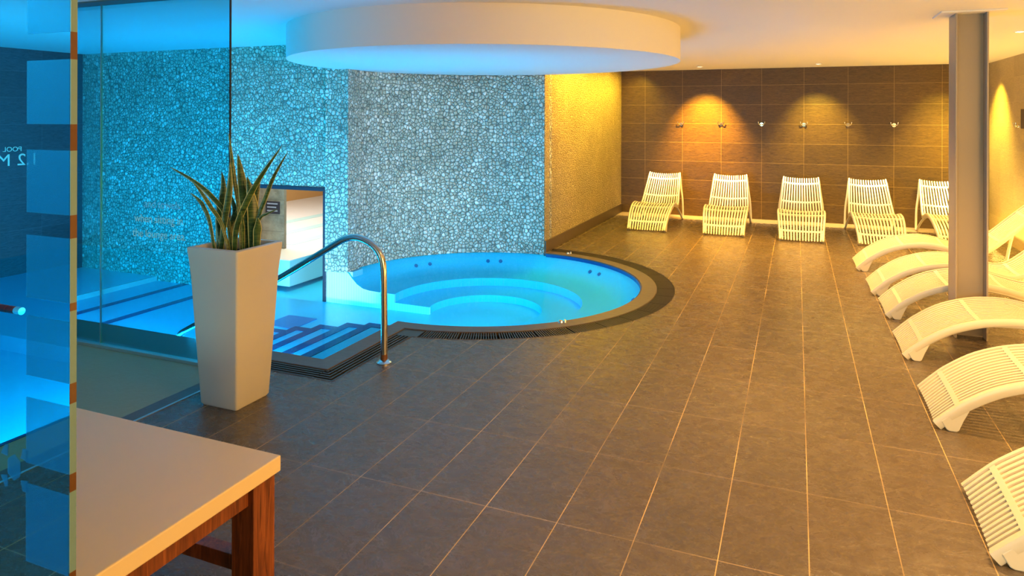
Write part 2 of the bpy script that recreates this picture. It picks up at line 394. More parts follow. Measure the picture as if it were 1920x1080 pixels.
# walls
def wall(name, mat, x0, x1, y0, y1, label, z0=0, z1=HC, kind='wall'):
    q = MB(); q.box(x0, x1, y0, y1, z0, z1); return struct(q.build(name, mat), label, kind)
wall('wall_back', M['back'], -2.70, XR+.1, YB, YB+.1, 'brown tiled back wall behind the row of five loungers')
wall('wall_right', M['right'], XR, XR+.1, YF, YB, 'beige tiled side wall beside the column, lit yellow')
wall('wall_left', M['left'], XL-.1, XL, YF, Y2+.1, 'charcoal tiled wall on the far side of the pool', -1)
wall('wall_front', M['ceiling'], XL, XR, YF-.1, YF, 'plain wall behind the camera', -1)
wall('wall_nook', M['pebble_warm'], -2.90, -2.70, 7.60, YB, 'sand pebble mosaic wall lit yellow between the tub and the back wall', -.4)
m = MB(); m.box(-2.70, -2.684, 7.60, YB, 0, .14); struct(m.build('baseboard_nook', M['skirt'], bevel=.004), 'brown tile skirting below the yellow lit pebble wall', 'skirting')
m = MB(); m.box(XR-.012, XR, YB-.03, YB, 0, HC); struct(m.build('trim_3', M['trough']), 'dark strip painted as the shadow gap in the corner right of the steel column', 'trim')  # solid black strip, stands for the shade in the corner
# flat pebble wall with the low opening
OX0, OX1, OZ = -5.66, -4.51, .835
m = MB()
m.box(XL, OX0, Y2, Y2+.2, -.6, HC); m.box(OX1, -4.247, Y2, Y2+.2, -.02, HC); m.box(OX0, OX1, Y2, Y2+.2, OZ, HC)
struct(m.build('wall_pool', M['pebble']), 'grey pebble mosaic wall behind the pool with a low opening', 'wall')
# curved pebble wall round the tub
th0, th1 = 185.4, 88.0
inn = arc(TC, 1.505, 87.6, 185.3, 60); outr = arc(TC, 1.75, 185.3, 87.6, 60)
m = MB(); m.prism(inn+outr, -.03, HC); struct(m.build('wall_tub', M['pebble'], smooth=True), 'curved grey pebble mosaic wall around the round tub', 'wall')
# opening frame
f = .042
m = MB(); m.box(OX0, OX1, Y2-.01, Y2+.06, OZ-f, OZ); m.box(OX1-f, OX1, Y2-.01, Y2+.06, -.35, OZ-f); m.box(OX0, OX0+f, Y2-.01, Y2+.06, -.35, OZ-f)
struct(m.build('window_1', M['frame'], bevel=.004), 'dark plum frame of the low opening in the pebble wall', 'window')
# next hall seen through the opening
m = MB(); m.box(-9.5, -5.662, 6.66, 6.70, -.6, 1.6); struct(m.build('wall_stone', M['stone']), 'beige stone block wall seen through the low opening', 'wall')
m = MB(); m.box(-8.95, -8.80, 6.9, 13, -.1, 2.3); m.box(-8.95, -2.9, 13, 13.15, -.1, 2.3); struct(m.build('wall_hall', M['orange']), 'orange wall at the far end of the hall behind the opening', 'wall')
m = MB(); m.box(-9.5, -3.9, Y2+.2, 13.2, 2.3, 2.4); struct(m.build('ceiling_hall', M['ceiling']), 'ceiling of the hall behind the low opening', 'ceiling')
m = MB(); m.box(-8.8, -5.15, 6.15, 13, -.30, -.012)
for x in (-7.16, -6.50, -5.9): m.box(x, x+.18, 6.9, 13, -.012, -.008, 1)
m.box(-5.15, -2.9, 8.4, 13, -.3, -.012)
struct(m.build('floor_hall', [M['deckw'], M['aqua']]), 'bright white deck with pale aqua bands behind the low opening', 'floor')
sg = empty('wall_sign', (-5.60-.01, 6.655, .40)); tag(sg, 'small dark sign plate on the stone wall behind the opening', 'sign')
m = MB(); m.box(-.32, -.11, -.008, 0, .0, .15); m.build('plate', M['plate'], sg)
m = MB()
for k in range(3): m.box(-.295, -.14-.02*(k % 2), -.011, -.008, .03+.042*k, .045+.042*k)
m.build('text_lines', M['platetext'], sg)

# ------------------------------------------------------------------ pool basin
FZ = -.35
m = MB()
m.box(XL, -3.9, YI, 8.6, FZ-.1, FZ); m.box(-3.9, -1.27, 4.55, 7.7, FZ-.1, FZ); m.box(-3.9, -2.80, YI, 4.55, FZ-.1, FZ)                       # floor runs on through the opening and under the tub
m.box(XL, XI, YI-.05, YI, FZ, -.03); m.box(XI, XI+.05, YI, 4.61, FZ, -.03)
struct(m.build('pool_basin', M['tile_floor']), 'blue mosaic tiled floor of the shallow pool', 'pool')
# second pool along the left side behind the camera
m = MB(); m.box(XL, -3.5, YF, -1.9, FZ-.1, FZ+.12); m.box(XL, -3.5, -1.9, -.1, FZ-.1, FZ)
struct(m.build('pool_basin_side', M['tile_floor']), 'tiled basin of the pool reflected in the glass door', 'pool')
m = MB()
m.face([(XL, YF, WZ), (-3.515, YF, WZ), (-3.515, -.1, WZ), (XL, -.1, WZ)])
tag(m.build('pool_water', M['water'], recalc=False), 'blue water of the pool reflected in the glass door', 'water', kind='stuff')
m = MB(); m.box(-3.515, -3.49, YF, -.1, -.12, .004); struct(m.build('trim_4', M['nosing']), 'navy edge strip of the pool reflected in the glass door', 'trim')
# floor stripes
m = MB()
for x in (-6.51, -5.97): m.box(x, x+.09, YI, 5.95, FZ, FZ+.004)
struct(m.build('lane_stripes', M['nosing']), 'two navy stripes on the pool floor left of the planter', 'pool')
m = MB(); m.box(XL, -6.93, YI, 5.95, FZ, FZ+.05); m.box(-6.93, -6.905, YI, 5.95, FZ, FZ+.052, 1)
struct(m.build('pool_ledge', [plain('light_pool_ledge', (.30, .85, .95), .3), M['deckw']]), 'pale ledge with a white edge along the far side of the pool', 'pool')
m = MB(); m.box(-4.53, -4.20, 5.06, 5.40, FZ, FZ+.006); tag(m.build('floor_grille', M['grille']), 'square blue outlet grille on the pool floor below the opening', 'grille')
# steps
m = MB(); STEPS = [(-2.83, -3.10, -.05), (-3.10, -3.40, -.12), (-3.40, -3.70, -.18), (-3.70, -3.99, -.24), (-3.99, -4.28, -.30)]
YE = [4.63, 4.76, 4.80, 4.84, 4.88]
for (x1, x0, z), ye in zip(STEPS, YE):
    m.box(x0, x1, YI, ye, FZ, z)
    m.box(x0, x0+.075, YI, ye, z, z+.004, 1); m.box(x0+.075, x1, ye-.085, ye, z, z+.004, 1)
    m.box(x0-.003, x0, YI, ye, z-.05, z+.004, 1); m.box(x0, x1, ye, ye+.003, z-.05, z+.004, 1)
m.box(XI-.016, XI, YI, 4.62, -.05, -.012, 1); m.box(-4.6, XI, YI, YI+.012, -.3, -.012, 1)
struct(m.build('pool_steps', [M['tile_round'], M['nosing']]), 'blue tiled pool steps with navy edges inside the pool corner', 'steps')
# tub: concentric benches, open to the pool on its left front
C0 = TC
def tubring(mb, ro, ri, z, a0, a1, n=64):
    mb.prism(arc(C0, ro, a0, a1, n) + arc(C0, ri, a1, a0, n), FZ, z)
m = MB()
A0, A1 = -50, 185.3
prof = [(1.50, -.022), (1.475, -.03), (1.43, -.08), (1.37, -.135), (1.30, -.172), (1.22, -.185), (1.10, -.19), (.93, -.192), (.93, -.275), (.545, -.28), (.545, FZ)]
def clip(r, a):                                            # keep left end on the plane y = 5.95
    d = math.degrees(math.asin(max(-1, min(1, (C0[1]-Y2)/r)))); return 180+d
n = 96; rings = []
for r, z in prof:
    e = clip(r, 0); rings.append([(C0[0]+r*math.cos(math.radians(A0+(e-A0)*i/n)), C0[1]+r*math.sin(math.radians(A0+(e-A0)*i/n)), z) for i in range(n+1)])
m.rings(rings, closed_u=False, cap=False)
# right-hand end of the benches
m.face([r[0] for r in rings] + [(rings[0][0][0], rings[0][0][1], FZ)])
struct(m.build('tub_basin', M['tile_round'], smooth=True), 'round blue tiled tub with two curved benches', 'hot tub')
# white cut face below the wall
face = [(OX1, Y2, FZ), (OX1, Y2, -.02)] + [(-4.247, Y2, -.02)] + [(r[-1][0], Y2, r[-1][2]) for r in rings]
m = MB(); fr = [(x, Y2, z) for x, _, z in face]; bk = [(x, Y2+.02, z-.002) for x, _, z in face]
m.rings([fr, bk]); struct(m.build('tub_end_wall', M['tile_wall']), 'white mosaic end wall under water between the pool and the round tub', 'pool wall')
m = MB(); m.box(OX1, -4.2, Y2+.022, Y2+.2, FZ, -.02); struct(m.build('wall_plinth', M['tile_wall']), 'white tiled plinth under the pebble wall', 'wall')
# rest of the tub's rim wall, front left to right
m = MB(); m.prism(arc(TC, 1.48, -92.3, -49, 24) + arc(TC, 1.56, -49, -92.3, 24), FZ, -.012); struct(m.build('tub_rim_wall', M['nosing']), 'navy waterline tiles along the near rim of the tub', 'pool wall')
m = MB(); m.prism(arc(TC, 1.468, -60, 86, 60) + arc(TC, 1.482, 86, -60, 60), -.05, -.004); struct(m.build('tub_waterline', M['nosing']), 'thin navy waterline ring of the round tub', 'trim')
# water of pool and tub
inner = [(XL, YI), (XI, YI), (XI, 4.615)] + arc(TC, 1.48, -92.3, 87.4, 72) + arc(TC, 1.503, 88, 185.3, 40) + [(OX1, Y2-.002), (OX1-.045, Y2-.002), (OX1-.045, 8.4), (-5.15, 8.4), (-5.15, 6.15), (OX0+.045, 6.15), (OX0+.045, Y2-.002), (XL, Y2-.002)]
m = MB(); m.face([(x, y, WZ) for x, y in inner])
tag(m.build('pool_water', M['water'], recalc=False), 'still blue water filling the steps, shallow pool and round tub', 'water', kind='stuff')
# coping
cin = [(XL, YI), (XI, YI), (XI, 4.612)] + arc(TC, 1.48, -92.3, 87.3, 80)[1:]
cou = [(XL, 3.33), (-3.14, 3.33), (-3.14, 3.56), (-2.69, 3.56), (-2.69, 4.478)] + arc(TC, 1.615, -86.3, 87.5, 80)[1:]
m = MB(); m.prism(cin + cou[::-1], -.05, .004); struct(m.build('pool_coping', M['coping'], bevel=.004), 'dark slate coping around the pool steps and the round tub', 'coping')
# joints of the coping are real gaps filled pale
tr = [(-3.14, 3.56), (-2.69, 3.56), (-2.69, 4.478)] + arc(TC, 1.615, -86.3, 87.5, 80)[1:]
to = [(-3.14, 3.41), (-2.54, 3.41), (-2.54, 4.326)] + arc(TC, 1.78, -82.4, 87.7, 80)[1:]
m = MB(); m.prism(tr + to[::-1], -.14, -.09); struct(m.build('drain_channel', M['trough']), 'black overflow channel under the grating', 'drain')
m = MB()
for P in (tr, to):
    for a, b in zip(P, P[1:]):
        d = Vector((b[0]-a[0], b[1]-a[1])).normalized(); nn = Vector((-d.y, d.x))*(.003 if P is to else -.003)
        m.prism([a, b, (b[0]+nn.x, b[1]+nn.y), (a[0]+nn.x, a[1]+nn.y)], -.06, .002)
struct(m.build('trim_5', M['skirt']), 'thin brown edging on both sides of the overflow grating', 'trim')
# grating: straight sections of long bars, curved sections of cross bars
G = 'grating sections around the pool'
def straight(x0, x1, y0, y1, alongx):
    q = MB()
    n = 5
    for k in range(n):
        if alongx:
            y = y0+(y1-y0)*(k+.5)/n; q.box(x0, x1, y-.0052, y+.0052, -.022, -.001)
        else:
            x = x0+(x1-x0)*(k+.5)/n; q.box(x-.0052, x+.0052, y0, y1, -.022, -.001)
    c = 4 if not alongx else 2
    for k in range(c+1):
        if alongx:
            x = x0+(x1-x0)*k/c; q.box(x-.004, x+.004, y0, y1, -.03, -.012)
        else:
            y = y0+(y1-y0)*k/c; q.box(x0, x1, y-.004, y+.004, -.03, -.012)
    return q
o = straight(-3.135, -2.695, 3.415, 3.555, True).build('drain_grating', M['grate']); tag(o, 'dark long-bar grating in front of the pool steps, right of the planter', 'grating', G)
q = MB()
for k in range(5):                                         # mitred corner piece
    t_ = (k+.5)/5; x = -2.69+.15*t_; y = 3.56-.15*t_
    q.box(-2.69, x+.0052, y-.0052, y+.0052, -.022, -.001); q.box(x-.0052, x+.0052, y+.0052, 3.56, -.022, -.001)
tag(q.build('drain_grating', M['grate']), 'square corner piece of the dark grating at the pool corner', 'grating', G)
o = straight(-2.687, -2.545, 3.565, 4.33, False).build('drain_grating', M['grate']); tag(o, 'dark long-bar grating beside the foot of the handrail', 'grating', G)
q = MB(); q.prism([(-2.687, 4.335), (-2.545, 4.335), (TC[0]+1.775*math.cos(math.radians(-81.5)), TC[1]+1.775*math.sin(math.radians(-81.5))), (TC[0]+1.62*math.cos(math.radians(-81.2)), TC[1]+1.62*math.sin(math.radians(-81.2))), (-2.63, 4.474), (-2.687, 4.474)], -.02, -.003)
tag(q.build('drain_grating', M['grate']), 'small dark wedge plate where straight and curved gratings meet', 'grating', G)
a = -81.0; sec = 0; NSEC = 18; step = (86.8+81.0)/NSEC
def where(k):
    mid = -81+step*(k+.5)
    if mid < -45: return 'on the near side of the tub'
    if mid < 10: return 'on the right side of the tub'
    return 'on the far side of the tub by the yellow lit wall'
ORD = 'first second third fourth fifth sixth seventh eighth ninth tenth eleventh twelfth thirteenth fourteenth fifteenth sixteenth seventeenth last'.split()
for k in range(NSEC):
    q = MB(); a0 = a+step*k+.15; a1 = a+step*(k+1)-.15; nb = 15
    for j in range(nb):
        t0 = math.radians(a0+(a1-a0)*(j+.30)/nb); t1 = math.radians(a0+(a1-a0)*(j+.70)/nb)
        q.prism([(TC[0]+r*math.cos(t), TC[1]+r*math.sin(t)) for r, t in ((1.622, t0), (1.773, t0), (1.773, t1), (1.622, t1))], -.02, -.001)
    for r in (1.65, 1.745):
        q.prism(arc(TC, r, a0, a1, 6) + arc(TC, r+.01, a1, a0, 6), -.03, -.012)
    tag(q.build('drain_grating', M['grate']), ORD[k]+' curved cross-bar grating section, counted along the tub from the handrail', 'grating', G)
# jets in the tub wall
for i, (aa, lab, lr_) in enumerate(((148, 'leftmost', 'left'), (141, 'leftmost', 'right'), (113, 'middle', 'left'), (107, 'middle', 'right'), (60, 'far right', 'left'), (54, 'far right', 'right'), (10, 'nearest right', 'back'), (5, 'nearest right', 'front'))):
    t = math.radians(aa); r = 1.40; p = Vector((TC[0]+r*math.cos(t), TC[1]+r*math.sin(t), -.105))
    j = MB(); ax = Vector((-math.cos(t), -math.sin(t), .9)).normalized(); j.disc(p, ax, .021, .008, 16); j.disc(p+ax*.008, ax, .010, .004, 12)
    tag(j.build('water_jet', M['jet'], smooth=True), 'small blue water jet, the %s one of the %s pair in the tub' % (lr_, lab), 'jet', 'water jets in the tub')
# small light on the near rim and one on the far rim
for (x, y), lab in (((-1.665, 5.06), 'small clear glass nozzle on the near coping of the tub'), ((-2.43, 7.64), 'small white nozzle on the far coping near the yellow lit wall')):
    j = MB(); j.disc((x, y, .004), (0, 0, 1), .022, .014, 16, r2=.014); j.disc((x+.03, y+.01, .004), (0, 0, 1), .012, .022, 12, r2=.008)
    tag(j.build('rim_nozzle', M['chrome'], smooth=True), lab, 'nozzle')

# ------------------------------------------------------------------ glass screen
GY = 3.328; X190, X431 = -4.384, -3.251
gs = empty('glass_screen', (X190, GY, 0)); tag(gs, 'frameless glass screen standing behind the white planter, with frosted lettering', 'glass screen')
for x0, x1 in ((XL, X190-.003), (X190+.003, X431)):
    m = MB(); m.box(x0-X190, x1-X190, -.006, .006, .02, HC-.005); m.build('glass_panel', M['glass'], gs)
m = MB(); m.box(-.0025, .0025, -.006, .006, .02, HC-.005); m.build('joint', M['channel'], gs)
m = MB(); m.box(X431-X190, X431-X190+.006, -.006, .006, .02, HC-.005); m.build('end_edge', M['trough'], gs)
m = MB(); m.box(XL-X190, X431-X190+.01, -.03, .012, 0, .022); m.build('floor_channel', M['channel'], gs, bevel=.002)
m = MB(); m.box(XL-X190, X431-X190+.01, -.11, .012, HC-.010, HC); m.build('ceiling_channel', plain('blue_grey_ceiling_channel', (.07, .14, .18), .5), gs)
tz = .775
for i, (s, sz, mt) in enumerate((('the lounge area.', .074, 'filmtext'), ('when sitting in', .074, 'filmtext'), ('and towels', .074, 'filmfaint'))):
    ws = s.split(); tot = len(s); x = -3.800-X190-.0172*tot
    for w_ in ws:
        o = text_obj('lettering', w_, sz, M[mt], (x, -.009, tz+.098*i), (PI/2, 0, 0), .0004, gs, 'LEFT', 1.0)
        x += max(v.co.x for v in o.data.vertices) + .021

# near glass door, strongly reflective
PY, PX = .90, -1.268
gd = empty('glass_door', (PX, PY, 0)); tag(gd, 'reflective glass door leaf with a column of frosted squares, left of the table', 'glass door')
m = MB(); m.box(-1.2, -.001, 0, .012, .02, HC-.02); m.build('glass_leaf', M['mirror'], gd)
m = MB(); EZ = [(.60, .675, 0), (.675, .706, 1), (.706, .858, 0), (.858, .892, 1), (.892, 1.025, 0), (1.025, 1.063, 1), (1.063, 1.20, 0), (1.20, 1.215, 1), (1.215, 1.337, 0), (1.337, 1.381, 1), (1.381, 1.503, 0), (1.503, 1.553, 1), (1.553, 1.676, 0), (1.676, 1.728, 1), (1.728, 2.31, 0), (.02, .60, 0)]
for z0, z1, k in EZ: m.box(-.001, .0005, -.0005, .0125, z0, z1, k)
m.build('glass_edge', [M['edge_light'], M['edge_dark']], gd)
for z0, z1 in ((1.728, 1.85), (1.553, 1.676), (1.381, 1.503), (1.215, 1.337), (1.063, 1.18), (.892, 1.02), (.70, .852)):
    m = MB(); m.box(-.124, -.002, -.0012, -.0004, z0, z1); m.build('frosted_square', M['film'], gd)
q = MB(); cx, cz = -.160, .875
def hexa(mb, x, z, pts): mb.rings([[(x+a*.001, -.0012, z+b*.001) for a, b in pts], [(x+a*.001, -.0004, z+b*.001) for a, b in pts]])
hexa(q, cx, cz, [(0, 26), (19, 14), (19, -14), (0, -26), (-19, -14), (-19, 14)])
for sx_, sz_ in ((1, 1), (-1, 1), (1, -1), (-1, -1)):
    hexa(q, cx+sx_*.030, cz+sz_*.031, [(-10, -9*sz_), (10, -12*sz_), (12, 10*sz_), (-4*sx_, 11*sz_)])
q.build('lattice_decal', M['film'], gd)

# lettering on the charcoal wall, read in the door's reflection
sg = empty('pool_depth_sign', (XL, -3.61, 1.0)); tag(sg, 'silver POOL 1.2 M lettering on the charcoal wall, seen mirrored in the glass door', 'sign')
text_obj('depth_lettering', '1.2', .19, M['text'], (.004, 0, .008), (PI/2, 0, PI/2), .003, sg, sx=1.05)
text_obj('unit_lettering', 'M', .19, M['text'], (.004, .31, .008), (PI/2, 0, PI/2), .003, sg, sx=1.05)
text_obj('word_lettering', 'POOL', .075, M['text'], (.004, .19, .168), (PI/2, 0, PI/2), .003, sg, sx=1.05)
lr = empty('lane_rope', (-5.9, -1.93, WZ)); tag(lr, 'short red and white float line on the pool, seen in the glass door', 'lane rope')
for k in range(9):
    m = MB(); m.disc((-.09*k, 0, 0), (1, 0, 0), .03, .07, 12); m.build('float', M['red'] if k % 4 else M['bfloat'], lr, smooth=True)

# ------------------------------------------------------------------ handrail
rail = [(-2.433, 3.80, 0), (-2.433, 3.80, .30), (-2.438, 3.80, .56), (-2.450, 3.80, .65), (-2.485, 3.80, .715), (-2.55, 3.80, .762), (-2.64, 3.80, .785), (-2.73, 3.80, .770), (-2.80, 3.80, .735), (-2.93, 3.80, .660), (-3.265, 3.80, .468), (-3.9, 3.80, .125), (-4.08, 3.80, .03), (-4.18, 3.80, -.03), (-4.23, 3.80, -.12), (-4.235, 3.80, -.29)]
hr = empty('handrail', (-2.433, 3.80, 0)); tag(hr, 'polished steel handrail curving down into the pool steps', 'handrail')
m = MB(); P = spline(rail, 5); m.tube([(p.x+2.433, p.y-3.80, p.z) for p in P], .0215, 20); m.build('rail', M['steel'], hr, smooth=True)
m = MB(); m.disc((0, 0, 0), (0, 0, 1), .048, .006, 24); m.disc((0, 0, .006), (0, 0, 1), .046, .016, 24, r2=.026); m.build('base_flange', M['steel'], hr, smooth=True)
m = MB(); m.disc((0, 0, .022), (0, 0, 1), .0222, .035, 20); m.build('worn_collar', plain('rusty_collar', (.20, .09, .04), .5, .6), hr, smooth=True)

# ------------------------------------------------------------------ planter and plant
PCx, PCy = -2.878, 2.993
pl = empty('planter', (PCx, PCy, 0)); tag(pl, 'tall tapered matt white square planter on the floor beside the pool steps', 'planter')
def sq(h, z, rr=.012):
    out = []
    for cx, cy, a0 in ((1, 1, 0), (-1, 1, 90), (-1, -1, 180), (1, -1, 270)):
        for k in range(4):
            t = math.radians(a0+30*k); out.append((cx*(h-rr)+rr*math.cos(t), cy*(h-rr)+rr*math.sin(t), z))
    return out
m = MB(); m.rings([sq(.118, 0), sq(.127, .012), sq(.148, .40), sq(.163, .70), sq(.172, .80), sq(.177, .845), sq(.177, .858), sq(.172, .862), sq(.150, .862), sq(.146, .852), sq(.144, .80), sq(.14, .75)])
m.build('planter_body', M['planter'], pl, smooth=True)
m = MB(); m.rings([sq(.142, .755), sq(.142, .80)]); m.build('soil', M['soil'], pl)
LEAVES = [
([[-2.914,2.999,0.87],[-2.941,2.991,1.002],[-3.016,2.963,1.114],[-3.116,2.924,1.206],[-3.241,2.876,1.285]],0.0263),
([[-2.884,2.947,0.855],[-2.91,2.925,0.973],[-2.962,2.893,1.078],[-3.002,2.866,1.157],[-3.033,2.842,1.209]],0.0198),
([[-2.975,2.935,0.873],[-2.995,2.921,0.982],[-3.025,2.904,1.074],[-3.048,2.889,1.113],[-3.083,2.869,1.148]],0.0198),
([[-3.015,2.997,0.843],[-3.014,3.008,0.935],[-3.007,3.021,1.061],[-3.008,3.032,1.167],[-3.023,3.036,1.254]],0.0408),
([[-2.96,2.967,0.859],[-2.942,2.975,0.991],[-2.924,2.982,1.109],[-2.913,2.986,1.208],[-2.915,2.986,1.313]],0.0362),
([[-2.878,3.033,0.854],[-2.896,3.033,1.052],[-2.922,3.029,1.204],[-2.942,3.027,1.337],[-2.963,3.025,1.477]],0.0224),
([[-2.852,3.05,0.846],[-2.858,3.056,0.971],[-2.877,3.056,1.103],[-2.9,3.055,1.236],[-2.924,3.053,1.355]],0.0579),
([[-2.855,2.965,0.854],[-2.843,2.96,0.953],[-2.783,2.975,1.104],[-2.711,2.995,1.234],[-2.595,3.034,1.41]],0.0329),
([[-2.802,3.051,0.863],[-2.784,3.063,1.001],[-2.753,3.08,1.107],[-2.707,3.103,1.239],[-2.639,3.134,1.372]],0.0237),
([[-2.795,3.035,0.879],[-2.765,3.047,0.988],[-2.723,3.064,1.029],[-2.668,3.087,1.054]],0.0145),
([[-2.804,3.044,0.854],[-2.805,3.046,0.943],[-2.807,3.048,1.041],[-2.822,3.045,1.134],[-2.843,3.039,1.233]],0.0626),
([[-2.761,3.029,0.866],[-2.758,3.025,0.916],[-2.75,3.023,0.963],[-2.748,3.019,1.012]],0.0435),
([[-2.962,3.031,0.848],[-2.954,3.048,0.966],[-2.913,3.078,1.066],[-2.891,3.101,1.138],[-2.866,3.125,1.185]],0.0277),
([[-2.946,3.032,0.849],[-2.963,3.036,0.934],[-2.944,3.056,1.02],[-2.962,3.061,1.072],[-2.983,3.065,1.124]],0.0303),
([[-2.801,2.974,0.856],[-2.795,2.96,0.924],[-2.785,2.948,0.978],[-2.784,2.933,1.057]],0.0158),
([[-2.851,3.077,0.862],[-2.845,3.097,1.033],[-2.845,3.115,1.126],[-2.838,3.136,1.205]],0.0329),
([[-2.977,2.993,0.85],[-3.0,2.992,0.938],[-3.007,2.998,1.024],[-3.021,3.002,1.089]],0.0329),

]
sp = empty('snake_plant', (PCx, PCy, .80)); tag(sp, 'spiky green snake plant with yellow leaf margins in the white planter', 'plant')
vd = Vector((PCx, PCy, 0)).normalized()
for i, (pts, wd) in enumerate(LEAVES):
    P = [Vector(p) for p in pts]
    d0 = (P[0]-P[1]).normalized(); base = P[0].copy(); base.z = .79
    base.x = max(PCx-.12, min(PCx+.12, base.x + (d0.x*.05))); base.y = max(PCy-.12, min(PCy+.12, base.y))
    P[0] = base
    C = spline(P, 7); n = len(C); rng = random.Random(i*13+1); tw0 = rng.uniform(-.5, .5); m = MB(); rings = []
    for k, p in enumerate(C):
        t = (C[min(k+1, n-1)]-C[max(k-1, 0)]).normalized(); f = k/(n-1)
        side = t.cross(vd).normalized(); nrm = side.cross(t).normalized()
        tw = tw0*(1-f); s2 = side*math.cos(tw)+nrm*math.sin(tw); n2 = s2.cross(t).normalized()
        wv = wd*.5*(.62+.38*math.sin(min(1, f*1.9)*PI/2))*(1-max(0, (f-.45)/.55)**1.9) + .0006
        th = .0035*(1-f*.7); cup = .22
        ring = []
        for u in (-1, -.84, -.4, 0, .4, .84, 1): ring.append(p+s2*(u*wv)+n2*(cup*wv*u*u)-Vector((PCx, PCy, .80)))
        for u in (1, .84, .4, 0, -.4, -.84, -1): ring.append(p+s2*(u*wv*.995)+n2*(cup*wv*u*u-th)-Vector((PCx, PCy, .80)))
        rings.append(ring)
    R = [[m.b.verts.new(v) for v in r] for r in rings]; nn = 14
    for a, c in zip(R, R[1:]):
        for j in range(nn):
            fc = m.b.faces.new((a[j], a[(j+1) % nn], c[(j+1) % nn], c[j])); fc.material_index = 1 if j in (0, 5, 6, 7, 12, 13) else 0
    m.b.faces.new(R[-1]); m.b.faces.new(R[0][::-1])
    m.build('leaf', [M['leaf'], M['margin']], sp, smooth=True)

# ------------------------------------------------------------------ table
tb = empty('low_table', (-2.24, 1.42, 0)); tag(tb, 'low table with a thick cream top and red brown wooden legs', 'table')
m = MB(); m.box(-.68, .664, -.44, .422, .398, .45); m.build('tabletop', M['top'], tb, bevel=.004)
for lx in (.56, -.66):
    for ly in (.311, -.43):
        m = MB(); m.box(lx, lx+.091, ly, ly+.097, 0, .398); m.build('leg', M['wood'], tb, bevel=.003)
m = MB(); m.box(-.569, .56, .335, .385, .09, .14); m.box(-.569, .56, -.40, -.35, .09, .14); m.box(.58, .63, -.333, .311, .33, .398); m.box(-.64, -.59, -.333, .311, .33, .398)
m.box(-.05, .0, -.35, .335, .09, .14)
m.build('stretcher', M['wood'], tb, bevel=.002)

# ------------------------------------------------------------------ steel column
co = empty('steel_column', (1.148, 5.90, 0)); tag(co, 'grey painted steel column standing among the loungers on the right', 'column')
cw = .101
m = MB(); m.box(-cw, -cw+.013, -.10, .14, 0, HC); m.build('flange', M['column'], co, bevel=.003)
m = MB(); m.box(cw-.013, cw, -.10, .14, 0, HC); m.build('flange', M['column'], co, bevel=.003)
m = MB(); m.box(-cw+.013, cw-.013, .0, .012, 0, HC); m.build('web', M['column'], co)
m = MB(); m.prism([(-.20, -.16), (.20, -.16), (.20, .20), (-.20, .20)], HC-.012, HC); m.build('ceiling_collar', M['ceiling'], co, bevel=.004)

# ------------------------------------------------------------------ loungers
PROF = [(0, .030), (.07, .100), (.145, .165), (.28, .250), (.45, .310), (.63, .332), (.78, .316), (.92, .280), (1.03, .262), (1.12, .285), (1.21, .355), (1.33, .470), (1.47, .610), (1.57, .705)]
pv = spline([(s, 0, z) for s, z in PROF], 6)
WK = [(0, .265), (.3, .290), (.5, .300), (1.0, .295), (1.3, .27), (1.57, .245)]
def half(s):
    for (a, b), (c, d) in zip(WK, WK[1:]):
        if s <= c: return b+(d-b)*(s-a)/(c-a)
    return WK[-1][1]
def sag(s, v):
    k = .012+.022*max(0, min(1, (s-.6)/.6)); return k*(1-v*v)
def frame_at(k):
    t = (pv[min(k+1, len(pv)-1)]-pv[max(k-1, 0)]).normalized(); return pv[k], t, Vector((-t.z, 0, t.x))
def ribbon(mb, v0, v1, th, ks, drop=0.0):
    rings = []
    for k in ks:
        p, t, nn = frame_at(k); hw = half(p.x); out = []
        for v, d in ((v0, 0), (v1, 0), (v1, th), (v0, th)):
            q_ = p + nn*(-d - drop - sag(p.x, v)) + Vector((0, v*hw, 0)); out.append(q_)
        rings.append(out)
    mb.rings(rings)
